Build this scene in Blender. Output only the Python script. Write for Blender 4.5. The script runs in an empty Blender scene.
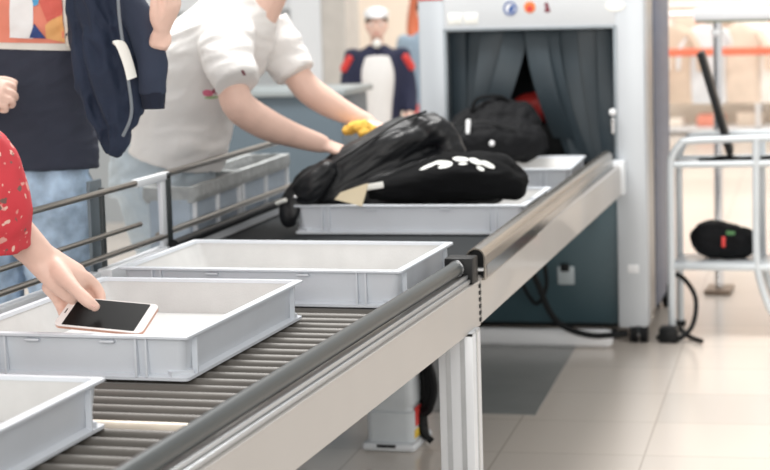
import bpy, bmesh, math, random
from mathutils import Vector, Matrix, noise, bvhtree
random.seed(7)
S = 1.15                       # plan units -> metres
R = math.radians
V = Vector
sc = bpy.context.scene
COL = sc.collection

# ------------------------------------------------------------------ camera
yaw, pitch, roll, fpx = R(16.0043), R(7.4159), R(1.69303), 1935.78
fw = V((-math.sin(yaw)*math.cos(pitch), math.cos(yaw)*math.cos(pitch), -math.sin(pitch)))
rt0 = V((math.cos(yaw), math.sin(yaw), 0)); dn0 = fw.cross(rt0)
rt = rt0*math.cos(roll) + dn0*math.sin(roll)
dn = -rt0*math.sin(roll) + dn0*math.cos(roll)
cd = bpy.data.cameras.new('camera'); cam = bpy.data.objects.new('camera', cd); COL.objects.link(cam)
M3 = Matrix((rt, -dn, -fw)).transposed()
cam.matrix_world = Matrix.Translation(V((0, 0, 1.205))*S) @ M3.to_4x4()
cd.sensor_width = 36; cd.lens = fpx/770*36; cd.clip_end = 200
cd.dof.use_dof = True; cd.dof.focus_distance = 3.45*S; cd.dof.aperture_fstop = 4.6
sc.camera = cam
# ------------------------------------------------------------------ light
w = bpy.data.worlds.new('world'); sc.world = w; w.use_nodes = True
wn = w.node_tree.nodes; wn['Background'].inputs[0].default_value = (1.0, .985, .96, 1)
wn['Background'].inputs[1].default_value = .72
def area(name, loc, target, sx, sy, power, col=(1, 1, 1)):
    d = bpy.data.lights.new(name, 'AREA'); d.shape = 'RECTANGLE'; d.size = sx*S; d.size_y = sy*S
    d.energy = power; d.color = col
    o = bpy.data.objects.new(name, d); COL.objects.link(o); o.location = V(loc)*S
    o.rotation_euler = (V(target)-V(loc)).to_track_quat('-Z', 'Y').to_euler()
    return o
area('ceiling_lamp', (-2.0, 5.4, 3.9), (-1.35, 4.2, .5), 1.5, 1.5, 190, (1, .985, .96))
area('front_fill', (.6, -4.5, 2.6), (-1.3, 4.5, .6), 6, 3, 270, (1, .97, .92))  # added fill behind the camera, brightens the tray fronts
area('shop_lamp', (-1.2, 11.0, 3.6), (-1.3, 12.5, 0), 5, 4, 230, (1, .95, .88))
sc.view_settings.view_transform = 'Standard'; sc.view_settings.look = 'None'
sc.view_settings.gamma = 1; sc.view_settings.use_curve_mapping = False
sc.view_settings.exposure = 0.36

# ------------------------------------------------------------------ materials
def lin(c):
    return tuple(((x/255)/12.92 if x/255 <= .04045 else ((x/255+.055)/1.055)**2.4) for x in c) + (1,)
MATS = {}
def mat(name, rgb, rough=.5, metal=0, var=.06, scale=12, bump=0, bscale=60, coat=0, stretch=(1, 1, 1), spec=.5, sheen=0):
    if name in MATS: return MATS[name]
    m = bpy.data.materials.new(name); m.use_nodes = True; nt = m.node_tree; b = nt.nodes['Principled BSDF']
    tc = nt.nodes.new('ShaderNodeTexCoord'); mp = nt.nodes.new('ShaderNodeMapping'); mp.inputs['Scale'].default_value = stretch
    nz = nt.nodes.new('ShaderNodeTexNoise'); nz.inputs['Scale'].default_value = scale; nz.inputs['Detail'].default_value = 4
    nt.links.new(tc.outputs['Object'], mp.inputs[0]); nt.links.new(mp.outputs[0], nz.inputs[0])
    rp = nt.nodes.new('ShaderNodeMapRange'); rp.inputs[3].default_value = 1-var; rp.inputs[4].default_value = 1+var
    rp.inputs[1].default_value = .3; rp.inputs[2].default_value = .7
    nt.links.new(nz.outputs[0], rp.inputs[0])
    mx = nt.nodes.new('ShaderNodeVectorMath'); mx.operation = 'SCALE'; mx.inputs[0].default_value = lin(rgb)[:3]
    nt.links.new(rp.outputs[0], mx.inputs['Scale']); nt.links.new(mx.outputs[0], b.inputs['Base Color'])
    b.inputs['Roughness'].default_value = rough; b.inputs['Metallic'].default_value = metal
    b.inputs['Coat Weight'].default_value = coat; b.inputs['Specular IOR Level'].default_value = spec
    b.inputs['Sheen Weight'].default_value = sheen
    if bump:
        n2 = nt.nodes.new('ShaderNodeTexNoise'); n2.inputs['Scale'].default_value = bscale
        nt.links.new(mp.outputs[0], n2.inputs[0])
        bp = nt.nodes.new('ShaderNodeBump'); bp.inputs['Strength'].default_value = bump; bp.inputs['Distance'].default_value = .01
        nt.links.new(n2.outputs[0], bp.inputs['Height']); nt.links.new(bp.outputs[0], b.inputs['Normal'])
    m['_nz'] = 1; MATS[name] = m
    return m
def spots(name, base, cols, scale, thr, rough=.7):
    """cloth with an all-over pattern of irregular coloured motifs"""
    m = mat(name, base, rough, var=.08, scale=8); nt = m.node_tree; b = nt.nodes['Principled BSDF']
    src = b.inputs['Base Color'].links[0].from_socket; tc = nt.nodes['Texture Coordinate']
    for i, c in enumerate(cols):
        vo = nt.nodes.new('ShaderNodeTexNoise'); vo.inputs['Scale'].default_value = scale*(1+.23*i); vo.inputs['Detail'].default_value = 1.5
        mp = nt.nodes.new('ShaderNodeMapping'); mp.inputs['Location'].default_value = (i*3.1, i*1.7, i*.9)
        nt.links.new(tc.outputs['Object'], mp.inputs[0]); nt.links.new(mp.outputs[0], vo.inputs[0])
        r = nt.nodes.new('ShaderNodeMapRange'); r.inputs[1].default_value = thr; r.inputs[2].default_value = thr+.03
        nt.links.new(vo.outputs[0], r.inputs[0])
        x = nt.nodes.new('ShaderNodeMix'); x.data_type = 'RGBA'; x.inputs[7].default_value = lin(c)
        nt.links.new(r.outputs[0], x.inputs[0]); nt.links.new(src, x.inputs[6]); src = x.outputs[2]
    nt.links.new(src, b.inputs['Base Color'])
    return m

# ------------------------------------------------------------------ mesh helpers
class B:
    def __init__(s): s.bm = bmesh.new()
    def box(s, x0, x1, y0, y1, z0, z1, bev=0, M=None, seg=2):
        r = bmesh.ops.create_cube(s.bm, size=1)['verts']
        T = Matrix.Translation(((x0+x1)/2, (y0+y1)/2, (z0+z1)/2)) @ Matrix.Diagonal((abs(x1-x0), abs(y1-y0), abs(z1-z0), 1))
        bmesh.ops.transform(s.bm, matrix=T, verts=r)
        if bev:
            es = list({e for v in r for e in v.link_edges})
            q = bmesh.ops.bevel(s.bm, geom=es, offset=bev, segments=seg, affect='EDGES', profile=.5)
            r = list({v for f in q['faces'] for v in f.verts} | {v for v in r if v.is_valid})
        if M is not None: bmesh.ops.transform(s.bm, matrix=M, verts=r)
        return s
    def loft(s, cs, rad, seg=16, up=(0, 0, 1), cap=True, fn=None):
        """closed tube through centres cs; rad = list of (a,b): a along side axis, b along the 'up' axis"""
        cs = [V(c) for c in cs]; n = len(cs); rings = []
        rad = [(r, r) if not isinstance(r, (tuple, list)) else r for r in rad]
        up = V(up); prev = None
        for i in range(n):
            t = (cs[min(i+1, n-1)]-cs[max(i-1, 0)]).normalized()
            u0 = up if prev is None else prev
            a = t.cross(u0)
            if a.length < 1e-4: a = t.cross(V((1, 0, 0)))
            a.normalize(); u = a.cross(t).normalized(); prev = u
            ring = []
            for k in range(seg):
                th = 2*math.pi*k/seg; ra, rb = rad[i]
                q = 1 if fn is None else fn(i/(n-1), th)
                ring.append(s.bm.verts.new(cs[i] + a*math.cos(th)*ra*q + u*math.sin(th)*rb*q))
            rings.append(ring)
        for i in range(n-1):
            for k in range(seg):
                s.bm.faces.new((rings[i][k], rings[i][(k+1) % seg], rings[i+1][(k+1) % seg], rings[i+1][k]))
        if cap: s.bm.faces.new(rings[0][::-1]); s.bm.faces.new(rings[-1])
        return s
    def spline(s, pts, rad, sub=6, **k):
        pts = [V(p) for p in pts]; rad = [(r, r) if not isinstance(r, (tuple, list)) else r for r in rad]
        P = [pts[0]]+pts+[pts[-1]]; Q = [rad[0]]+rad+[rad[-1]]; cs = []; rr = []
        for i in range(1, len(P)-2):
            for j in range(sub):
                t = j/sub; c = []
                def cr(a, b, c_, d): return .5*((2*b)+(c_-a)*t+(2*a-5*b+4*c_-d)*t*t+(3*b-a-3*c_+d)*t**3)
                cs.append(cr(P[i-1], P[i], P[i+1], P[i+2]))
                rr.append(tuple(max(.0004, cr(Q[i-1][e], Q[i][e], Q[i+1][e], Q[i+2][e])) for e in (0, 1)))
        cs.append(pts[-1]); rr.append(rad[-1])
        return s.loft(cs, rr, **k)
    def limb(s, pts, rad, **k):
        """spline with rounded ends"""
        pts = [V(p) for p in pts]; rad = [(r, r) if not isinstance(r, (tuple, list)) else r for r in rad]
        d0 = (pts[0]-pts[1]).normalized()*min(rad[0]); d1 = (pts[-1]-pts[-2]).normalized()*min(rad[-1])
        f = lambda r, q: (r[0]*q, r[1]*q)
        pts = [pts[0]+d0*.9, pts[0]+d0*.6]+pts+[pts[-1]+d1*.6, pts[-1]+d1*.9]
        rad = [f(rad[0], .35), f(rad[0], .8)]+rad+[f(rad[-1], .8), f(rad[-1], .35)]
        return s.spline(pts, rad, **k)
    def ball(s, c, r, M=None):
        r = r if isinstance(r, (tuple, list)) else (r, r, r)
        q = bmesh.ops.create_icosphere(s.bm, subdivisions=3, radius=1)['verts']
        T = Matrix.Translation(c) @ (M or Matrix.Identity(4)) @ Matrix.Diagonal((*r, 1))
        bmesh.ops.transform(s.bm, matrix=T, verts=q); return s
    def prism(s, pts, axis, a, b, bev=0):
        """2-D outline extruded along axis 'x','y' or 'z' from a to b"""
        def P(p, t): return {'x': V((t, p[0], p[1])), 'y': V((p[0], t, p[1])), 'z': V((p[0], p[1], t))}[axis]
        A = [s.bm.verts.new(P(p, a)) for p in pts]; C = [s.bm.verts.new(P(p, b)) for p in pts]
        n = len(pts); s.bm.faces.new(A); s.bm.faces.new(C[::-1])
        for i in range(n): s.bm.faces.new((A[i], C[i], C[(i+1) % n], A[(i+1) % n]))
        return s
    def frame(s, outer, inner):
        """ring of quads between nested rectangle loops given as lists of 4-corner loops, lofted in order and closed"""
        return s
    def loops(s, Ls, close=True):
        """Ls: list of loops (lists of points, same count) joined into a skin; close joins last to first"""
        vs = [[s.bm.verts.new(p) for p in L] for L in Ls]; n = len(Ls); m = len(Ls[0])
        for i in range(n if close else n-1):
            a, b = vs[i], vs[(i+1) % n]
            for k in range(m): s.bm.faces.new((a[k], a[(k+1) % m], b[(k+1) % m], b[k]))
        if not close: s.bm.faces.new(vs[0][::-1]); s.bm.faces.new(vs[-1])
        return s

def tag(o, label=None, cat=None, group=None, kind=None):
    if label: o['label'] = label
    if cat: o['category'] = cat
    if group: o['group'] = group
    if kind: o['kind'] = kind
    return o
def thing(name, label, cat, loc=(0, 0, 0), rz=0, group=None, rot=None):
    o = bpy.data.objects.new(name, None); COL.objects.link(o); o.empty_display_size = .05
    o.location = V(loc)*S
    o.rotation_euler = rot if rot else (0, 0, rz)
    o.rotation_mode = 'XYZ'
    return tag(o, label, cat, group)
def wmat(o):
    M = o.matrix_basis.copy()
    return (wmat(o.parent) @ M) if o.parent else M
def finish(me, angle=35, smooth=True):
    if smooth:
        me.polygons.foreach_set('use_smooth', [True]*len(me.polygons)); me.set_sharp_from_angle(angle=R(angle))
def link(me, name, m, parent=None, loc=None, angle=35, smooth=True, world=False):
    """me vertices in plan units; loc = origin of the object in the same frame; world = coordinates are in the place's frame"""
    if world and parent:
        me.transform(Matrix.Diagonal((S, S, S, 1))); me.transform(wmat(parent).inverted()); loc = None
        o = bpy.data.objects.new(name, me); o.parent = parent
    else:
        if loc is not None: me.transform(Matrix.Translation(-V(loc)))
        me.transform(Matrix.Diagonal((S, S, S, 1)))
        o = bpy.data.objects.new(name, me); o.parent = parent
        if loc is not None: o.location = V(loc)*S
    COL.objects.link(o)
    me.materials.append(m); finish(me, angle, smooth)
    return o
def mk(name, b, m, parent=None, **k):
    bmesh.ops.recalc_face_normals(b.bm, faces=b.bm.faces)
    me = bpy.data.meshes.new(name); b.bm.to_mesh(me); b.bm.free()
    return link(me, name, m, parent, **k)
def blobmesh(b, vox=.006, sm=4, sub=False):
    """merge overlapping closed shapes into one continuous skin"""
    bmesh.ops.recalc_face_normals(b.bm, faces=b.bm.faces)
    me = bpy.data.meshes.new('t'); b.bm.to_mesh(me); b.bm.free()
    o = bpy.data.objects.new('t', me); COL.objects.link(o)
    r = o.modifiers.new('r', 'REMESH'); r.mode = 'VOXEL'; r.voxel_size = vox
    if sm: q = o.modifiers.new('s', 'SMOOTH'); q.iterations = sm; q.factor = .5
    dg = bpy.context.evaluated_depsgraph_get(); dg.update()
    out = bpy.data.meshes.new_from_object(o.evaluated_get(dg))
    bpy.data.objects.remove(o); out.materials.clear()
    return out
def wrinkle(me, amp, scale, seed=0, dirs=None, ridged=False):
    """push vertices along their normals by noise; scale is a 3-vector of frequencies in the axes dirs"""
    D = Matrix(dirs) if dirs else Matrix.Identity(3)
    ns = [v.normal.copy() for v in me.vertices]
    for v, nn in zip(me.vertices, ns):
        q = D @ v.co; p = V((q[0]*scale[0], q[1]*scale[1], q[2]*scale[2]))+V((seed, seed*1.7, seed*.3))
        a = noise.noise(p) + .5*noise.noise(p*2.1)
        if ridged: a = .6-2*abs(a)
        v.co += nn*a*amp
    me.update(); return me
def blob(name, b, m, parent=None, vox=.006, sm=4, wr=None, **k):
    me = blobmesh(b, vox, sm)
    for q in (wr or []): wrinkle(me, *q[:2], **q[2])
    return link(me, name, m, parent, angle=60, **k)
def decal(name, host, m, o, u, v, d, outline, parent, off=.0015, n=14):
    """a printed patch lying on host: outline (s,t) points in the plane o+s*u+t*v, thrown along d onto the surface (place frame, plan units)"""
    W = wmat(host); vs = [W @ q.co/S for q in host.data.vertices]; ps = [tuple(p.vertices) for p in host.data.polygons]
    tree = bvhtree.BVHTree.FromPolygons(vs, ps); o, u, v, d = V(o), V(u), V(v), V(d).normalized()
    b = bmesh.new(); f = b.faces.new([b.verts.new((p[0], p[1], 0)) for p in outline])
    xs = [p[0] for p in outline]; ys = [p[1] for p in outline]
    for i in range(1, n):
        for ax, lo, hi in ((0, min(xs), max(xs)), (1, min(ys), max(ys))):
            c = lo+(hi-lo)*i/n; co = (c, 0, 0) if ax == 0 else (0, c, 0); no = (1, 0, 0) if ax == 0 else (0, 1, 0)
            bmesh.ops.bisect_plane(b, geom=b.verts[:]+b.edges[:]+b.faces[:], plane_co=co, plane_no=no)
    bad = []
    for q in b.verts:
        p = o+u*q.co.x+v*q.co.y; h = tree.ray_cast(p-d*.5, d)
        if h[0] is None: bad.append(q)
        else: q.co = h[0]-d*off
    bmesh.ops.delete(b, geom=bad, context='VERTS')
    me = bpy.data.meshes.new(name); b.to_mesh(me); b.free()
    return link(me, name, m, parent, world=True)
def copy_tree(o, parent=None):
    c = o.copy(); COL.objects.link(c); c.parent = parent
    for ch in o.children: copy_tree(ch, c)
    return c
A2 = R(1.9)
def F2(x, y, z): return V((-.905+math.cos(A2)*x-math.sin(A2)*y, 3.88+math.sin(A2)*x+math.cos(A2)*y, z))

# ------------------------------------------------------------------ palette
beige = mat('painted_beam', (177, 174, 171), .38, .0, .02, 6, coat=.2)
alu = mat('aluminium', (222, 225, 229), .4, .15, .03, 10)
alud = mat('grooved_aluminium', (186, 189, 192), .35, .7, .06, 20, stretch=(1, .1, 1))
steel = mat('rail_steel', (150, 146, 140), .28, .9, .05, 15)
darkrail = mat('grey_rail_tube', (66, 72, 74), .36, .3, .05, 15)
chrome = mat('chrome', (220, 220, 222), .12, 1, .03)
rollm = mat('roller_metal', (98, 94, 89), .5, .1, .12, 30, stretch=(.3, 1, 1))
rollb = mat('bright_roller', (226, 214, 198), .3, .3, .06, 30)
blackp = mat('black_plastic', (16, 18, 20), .45, 0, .1, spec=.25)
blackr = mat('black_rubber', (15, 17, 19), .6, 0, .1, spec=.25)
beltm = mat('black_belt', (30, 34, 37), .75, 0, .12, 40, bump=.15, bscale=300, spec=.25)
darkm = mat('dark_steel', (60, 66, 68), .4, .5, .08)
trayw = mat('tray_plastic', (212, 217, 224), .42, 0, .03, 9, bump=.04, bscale=250)
trayf = mat('tray_floor_plastic', (202, 202, 201), .5, 0, .05, 14, bump=.08, bscale=300)
mgrey = mat('machine_grey', (186, 192, 198), .36, .15, .02, 4)
mwhite = mat('machine_white', (222, 226, 230), .4, .1, .02, 4)
teal = mat('teal_panel', (52, 76, 84), .4, 0, .06, 3)
bluep = mat('slate_blue_panel', (98, 106, 128), .45, 0, .1, 8, stretch=(1, 1, 4))
curt = mat('lead_curtain', (46, 57, 64), .45, 0, .12, 6, spec=.4)
whitep = mat('white_plastic', (235, 236, 238), .4, 0, .02)
skin = mat('skin', (230, 194, 178), .5, 0, .05, 20, bump=.05, bscale=120)
nailm = mat('nail', (236, 190, 178), .25, 0, .02)
white_cloth = mat('white_cotton', (232, 230, 228), .85, 0, .02, 8, bump=.12, bscale=200, sheen=.2)
navy = mat('navy_cotton', (48, 53, 68), .85, 0, .1, 8, bump=.15, bscale=220)
navyj = mat('navy_jacket_cloth', (28, 40, 62), .8, 0, .12, 8, bump=.15, bscale=220)
jeans = mat('light_denim', (160, 182, 204), .85, 0, .6, 11, bump=.2, bscale=260)
jeansp = mat('pale_denim', (188, 200, 208), .85, 0, .16, 7, bump=.2, bscale=260)
hairm = mat('brown_hair', (70, 50, 38), .5, 0, .3, 60, stretch=(1, 1, .2), bump=.5, bscale=150)
leather = mat('black_leather', (15, 17, 21), .46, 0, .15, 20, bump=.1, bscale=120, spec=.4)
blackc = mat('black_cotton', (12, 13, 15), .9, 0, .12, 20, bump=.2, bscale=250, spec=.15)
bagc = mat('black_nylon', (13, 14, 17), .75, 0, .15, 20, bump=.2, bscale=200, spec=.2)
paper = mat('cream_card', (222, 208, 178), .7, 0, .04)
label_w = mat('white_label', (238, 238, 232), .6, 0, .02)
ink = mat('white_print', (226, 228, 224), .7, 0, .03)
red = mat('red_plastic', (212, 62, 58), .5); yellow = mat('yellow_knit', (222, 176, 76), .9, 0, .15, 30, bump=.4, bscale=200)
blue = mat('blue_print', (44, 84, 150), .6); orange = mat('orange_print', (228, 130, 70), .6)
wallm = mat('wall_paint', (214, 212, 208), .8, 0, .02, 2)
wallwarm = mat('shop_wall_paint', (240, 228, 214), .8, 0, .03, 2)

# ------------------------------------------------------------------ the setting
fm = bpy.data.materials.new('polished_floor_tiles'); fm.use_nodes = True; nt = fm.node_tree; b = nt.nodes['Principled BSDF']
tc = nt.nodes.new('ShaderNodeTexCoord'); mp = nt.nodes.new('ShaderNodeMapping')
mp.inputs['Rotation'].default_value = (0, 0, R(-3.4)); mp.inputs['Location'].default_value = (.0, .0, 0)
br = nt.nodes.new('ShaderNodeTexBrick'); br.offset = 0; br.squash = 1
br.inputs['Scale'].default_value = 1; br.inputs['Brick Width'].default_value = .37*S; br.inputs['Row Height'].default_value = .37*S
br.inputs['Mortar Size'].default_value = .0028; br.inputs['Mortar Smooth'].default_value = .3
br.inputs['Color1'].default_value = lin((222, 212, 202)); br.inputs['Color2'].default_value = lin((214, 205, 196)); br.inputs['Mortar'].default_value = lin((188, 176, 165))
nt.links.new(tc.outputs['Object'], mp.inputs[0]); nt.links.new(mp.outputs[0], br.inputs[0]); nt.links.new(br.outputs['Color'], b.inputs['Base Color'])
b.inputs['Roughness'].default_value = .22; b.inputs['Specular IOR Level'].default_value = .6
FT = B(); FT.box(-9, 5, -3, 16, -.05, 0)
o = mk('floor', FT, fm, smooth=False); o['kind'] = 'structure'
mp.inputs['Location'].default_value = (.05*S, 0, 0)
o = mk('floor_shade_1', B().prism([(-2.3, 5.18), (-1.065, 5.18), (-1.135, 6.2), (-2.3, 6.2)], 'z', 0, .003), mat('painted_floor_shade', (146, 147, 145), .25, 0, .06, 5), smooth=False); o['kind'] = 'structure'  # conveyor shade and panel reflection painted as a darker floor patch
def wall(name, args, m):
    o = mk(name, B().box(*args), m, smooth=False); o['kind'] = 'structure'; return o
wall('wall_back', (-9, 5, 15.5, 15.65, 0, 4), wallwarm)
wall('wall_left', (-9.15, -9, -3, 15.5, 0, 4), wallm)
wall('trim_2', (-5.2, -3.02, 9.3, 9.4, 0, 3.2), mat('grey_partition', (176, 182, 186), .4, .1, .03, 2))
wall('trim_3', (-3.01, -2.86, 8.95, 9.2, 0, 3.2), mwhite)
wall('trim_4', (-2.86, -2.74, 8.97, 9.2, 0, 3.2), mat('pillar_beige', (196, 192, 186), .6))
wall('trim_5', (-5.2, -3.02, 9.25, 9.31, 1.09, 1.16), mwhite)

# ------------------------------------------------------------------ roller conveyor (near section)
XL, XR, Y0, Y1 = -1.75, -.905, 1.7, 3.84
rc = thing('roller_conveyor', 'near roller conveyor with beige side beam and steel guard rails on its left', 'conveyor', (-1.32, 2.8, 0))
W = dict(parent=rc, world=True)
prof = [(-.905, .497), (-.905, .590), (-.913, .590), (-.913, .596), (-.918, .596), (-.918, .608), (-.924, .608), (-.924, .604), (-.95, .604), (-.95, .55), (-.955, .55), (-.955, .497)]
mk('side_beam', B().prism(prof, 'y', Y0, Y1+.015), beige, **W)
g_ = B()
for z in (.597, .606): g_.box(-.9195, -.9105 if z < .6 else -.9155, Y0, Y1, z-.0035, z+.0035, .001)
mk('side_groove_strip', g_, alud, **W)
mk('side_beam', B().box(-1.775, -1.745, Y0, Y1, .49, .60, .004), alu, **W)
mk('guide_rail', B().loft([(-.9365, Y0, .6245), (-.9365, Y1-.045, .6245)], [.0155]*2, seg=24), darkrail, **W)
for i in range(40):
    y = 1.76+.052*i
    if y > Y1-.03: break
    mk('roller', B().loft([(-1.742, y, .561), (-.958, y, .561)], [.0126]*2, seg=14, up=(0, 1, 0)), rollb if i == 16 else rollm, **W)
mk('drip_tray', B().box(-1.74, -.957, Y0, Y1, .515, .522), blackr, **W)
# rail end clamp
cl = mk('rail_clamp', B().box(-.965, -.906, Y1-.045, Y1+.008, .590, .644, .003), blackp, **W)
mk('clamp_ring', B().loft([(-.9365, Y1-.062, .6245), (-.9365, Y1-.046, .6245)], [.017]*2, seg=24), chrome, **W)
c_ = B()
for k in range(6): c_.box(-.907, -.9025, Y1+.004, Y1+.018, .505+k*.014, .513+k*.014, .001)
mk('joint_hinge', c_, blackp, **W)
def leg(x0, y0, par):
    b = B(); b.box(x0, x0+.072, y0, y0+.072, .03, .50, .002)
    l = mk('leg', b, alu, parent=par, world=True)
    g = B()
    for dx in (.016, .046): g.box(x0+dx, x0+dx+.01, y0-.0015, y0+.004, .03, .50)
    for dy in (.030,): g.box(x0+.068, x0+.0735, y0+dy, y0+dy+.01, .03, .5)
    mk('leg_groove', g, alud, parent=l, world=True)
    mk('leg_foot', B().loft([(x0+.036, y0+.036, 0), (x0+.036, y0+.036, .012), (x0+.036, y0+.036, .03)], [.032, .03, .012], seg=20, up=(0, 1, 0)), blackr, parent=l, world=True)
leg(-.968, 3.74, rc); leg(-1.772, 3.74, rc); leg(-.979, 1.75, rc); leg(-1.772, 1.75, rc)
mk('cross_brace', B().box(-1.70, -.979, 1.765, 1.80, .30, .335, .002), alu, **W)
mk('leg_cap', B().box(-.97, -.896, 3.739, 3.813, .493, .4985), blackp, **W)
# left guard
for z, y1, r in ((.768, 4.07, .0072), (.672, 4.09, .006), (.625, 4.25, .0072)):
    mk('guard_rail', B().loft([(-1.757, Y0, z), (-1.757, y1, z)], [r]*2, seg=12), steel, **W)
mk('guard_post', B().box(-1.776, -1.768, 3.91, 3.925, .50, .775, .001), darkm, **W)
mk('guard_post', B().box(-1.776, -1.768, 2.2, 2.215, .50, .775, .001), darkm, **W)
mk('guard_bracket', B().box(-1.80, -1.792, 3.90, 3.965, .45, .79, .001), mat('slate_steel', (104, 116, 124), .4, .3), **W)
mk('guard_post', B().box(-1.764, -1.752, 4.215, 4.262, .585, .775, .002), alu, **W)
mk('post_edge', B().box(-1.7515, -1.748, 4.238, 4.264, .585, .775, .001), darkm, **W)
mk('post_cap', B().box(-1.768, -1.748, 4.07, 4.262, .758, .776, .003), mwhite, **W)

# ------------------------------------------------------------------ belt conveyor (far section)
bc = thing('belt_conveyor', 'far black belt conveyor with beige side leading into the scanner', 'conveyor', (-.905, 3.88, 0), A2)
P = dict(parent=bc)
YE = 2.34
pr2 = [(0, .500), (0, .592), (-.006, .597), (-.045, .597), (-.045, .500)]
mk('side_beam', B().prism(pr2, 'y', -.018, YE), beige, **P)
mk('side_beam', B().box(-.865, -.83, 0.02, YE, .50, .60, .003), alu, **P)
mk('belt', B().box(-.83, -.055, .015, YE+.02, .538, .5735, .017, seg=4), beltm, **P)
mk('end_roller', B().loft([(-.83, -.005, .558), (-.055, -.005, .558)], [.014]*2, seg=14, up=(0, 1, 0)), darkm, **P)
mk('belt_bed', B().box(-.83, -.045, .06, YE, .505, .535), darkm, **P)
# hollow rounded guide rail
def stad(w, z0, z1, n=10, cx=-.032):
    pts = [(cx-w/2, z0), (cx+w/2, z0)]
    for k in range(n+1):
        a = math.pi*k/n; pts.append((cx+w/2*math.cos(a), z1-w/2+w/2*math.sin(a)))
    return pts
def ext(pts, y): return [V((p[0], y, p[1])) for p in pts]
o1, i1 = stad(.040, .588, .655), stad(.034, .592, .652)
DX0, DX1 = .020, -.006
def sk(pts, y, dz=0): return [V((p[0]+DX0+(DX1-DX0)*max(0, y)/(YE-.06), y, p[1]+dz)) for p in pts]
mk('guide_rail', B().loops([sk(o1, -.01), sk(o1, YE-.06, -.006), sk(i1, YE-.06, -.006), sk(i1, -.01)]), mat('warm_steel', (146, 140, 132), .24, .85, .04, 12), **P)
mk('rail_insert', B().loops([sk(stad(.0335, .591, .649), .006), sk(stad(.0335, .591, .649), YE-.061, -.006)], close=False), blackp, **P)
mk('rail_ledge', B().box(-.029, .005, -.009, .008, .607, .612), whitep, **P)
mk('rail_reflection_strip', B().loops([[V((.0085, .01, z)) for z in (.592, .618)]+[V((.0045, .01, z)) for z in (.618, .592)], [V((-.0165, YE-.06, z)) for z in (.59, .61)]+[V((-.0205, YE-.06, z)) for z in (.61, .59)]], close=False), mat('painted_rail_reflection', (52, 58, 64), .15, .7), **P)  # dark floor mirrored in the rail's lower side, painted as a strip
mk('end_bracket', B().box(-.03, .012, YE-.01, YE+.05, .50, .61, .004), mwhite, **P)
for z, yy in ((.768, 1.5), (.628, 1.9)):
    mk('guard_rail', B().loft([(-.852, .37, z), (-.865, yy, z-.006)], [.0085]*2, seg=12), steel, **P)
mk('inner_guide', B().loft([(-.818, .38, .605), (-.818, YE-.1, .605)], [.012]*2, seg=14), blackp, **P)
mk('support_leg', B().box(-.85, -.80, .5, .55, 0, .505, .002), alu, **P)
mk('support_leg', B().box(-.85, -.80, 2.0, 2.05, 0, .505, .002), alu, **P)

# ------------------------------------------------------------------ trays
def rect(lx, ly, z, cx=0, cy=0, r=.0, n=4):
    pts = []
    for sx, sy, a0 in ((1, 1, 0), (-1, 1, 90), (-1, -1, 180), (1, -1, 270)):
        for k in range(n+1):
            a = R(a0+90*k/n); pts.append(V((cx+sx*(lx/2-r)+r*math.cos(a), cy+sy*(ly/2-r)+r*math.sin(a), z)))
    return pts
TH = .076
def make_tray(label, lx, ly, loc, rz, group='grey plastic screening trays'):
    t = thing('plastic_tray', label, 'tray', loc, rz, group)
    i = .010
    b = B(); b.loops([rect(lx-2*i-.012, ly-2*i-.012, .004, r=.016), rect(lx-2*i, ly-2*i, TH-.004, r=.012),
                      rect(lx-2*i-.005, ly-2*i-.005, TH-.002, r=.010), rect(lx-.082, ly-.082, .013, r=.02),], close=False)
    o = mk('tray_body', b, trayw, t); o.data.materials.append(trayf)
    for p in o.data.polygons: p.material_index = 1 if p.normal.z > .1 else 0
    b = B(); b.loops([rect(lx-.088, ly-.088, .0125, r=.02), rect(lx-.088, ly-.088, .0145, r=.02)], close=False)
    mk('tray_floor', b, trayf, t)
    b = B(); b.loops([rect(lx-.004, ly-.004, TH-.006, r=.007), rect(lx, ly, TH-.005, r=.008), rect(lx, ly, TH-.001, r=.008), rect(lx-.004, ly-.004, TH, r=.008),
                      rect(lx-.028, ly-.028, TH, r=.009), rect(lx-.031, ly-.031, TH-.006, r=.009)])
    mk('tray_rim', b, trayw, t)
    b = B(); b.loops([rect(lx-.014, ly-.014, 0, r=.008), rect(lx-.006, ly-.006, .002, r=.008), rect(lx-.006, ly-.006, .007, r=.008), rect(lx-.03, ly-.03, .011, r=.009), rect(lx-.04, ly-.04, 0, r=.009)])
    mk('base_flange', b, trayw, t)
    for sx in (-1, 1):
        for sy in (-1, 1):
            x = sx*(lx/2-.075); y = sy*(ly/2-.003)
            for dx in (0, .018): mk('corner_rib', B().box(x+dx*-sx-.0018, x+dx*-sx+.0018, y-sy*.0095, y, .006, TH-.005), trayw, t)
            x = sx*(lx/2-.003); y = sy*(ly/2-.05)
            mk('corner_rib', B().box(x-sx*.0095, x, y-.0018, y+.0018, .006, TH-.008), trayw, t)
            b = B(); X, Y = sx*(lx/2-.004), sy*(ly/2-.004)
            b.prism([(X, Y-sy*.028), (X-sx*.028, Y), (X-sx*.05, Y-sy*.022), (X-sx*.022, Y-sy*.05)], 'z', .006, .016)
            mk('corner_gusset', b, trayw, t)
    for sy in (-1, 1):
        for x in (-lx*.16, lx*.16):
            y = sy*(ly/2-.001); mk('handle_notch', B().box(x-.013, x+.013, y-sy*.012, y, TH-.014, TH-.009, .002), trayw, t)
    return t
ZB = .585
W_, L_ = .42, .60
make_tray('nearest grey tray in bottom left corner, empty and partly out of frame', W_, L_, (-1.157-W_/2, 2.545-L_/2, ZB-.0115), 0)
make_tray('grey tray under the hand holding a phone', W_, L_, (-1.157-W_/2, 2.862+L_/2, ZB-.0115), 0)
make_tray('empty grey tray between the phone tray and the tray of black clothes', L_, W_, (-.996-L_/2, 3.585+W_/2, ZB-.0115), R(-.3))
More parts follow.
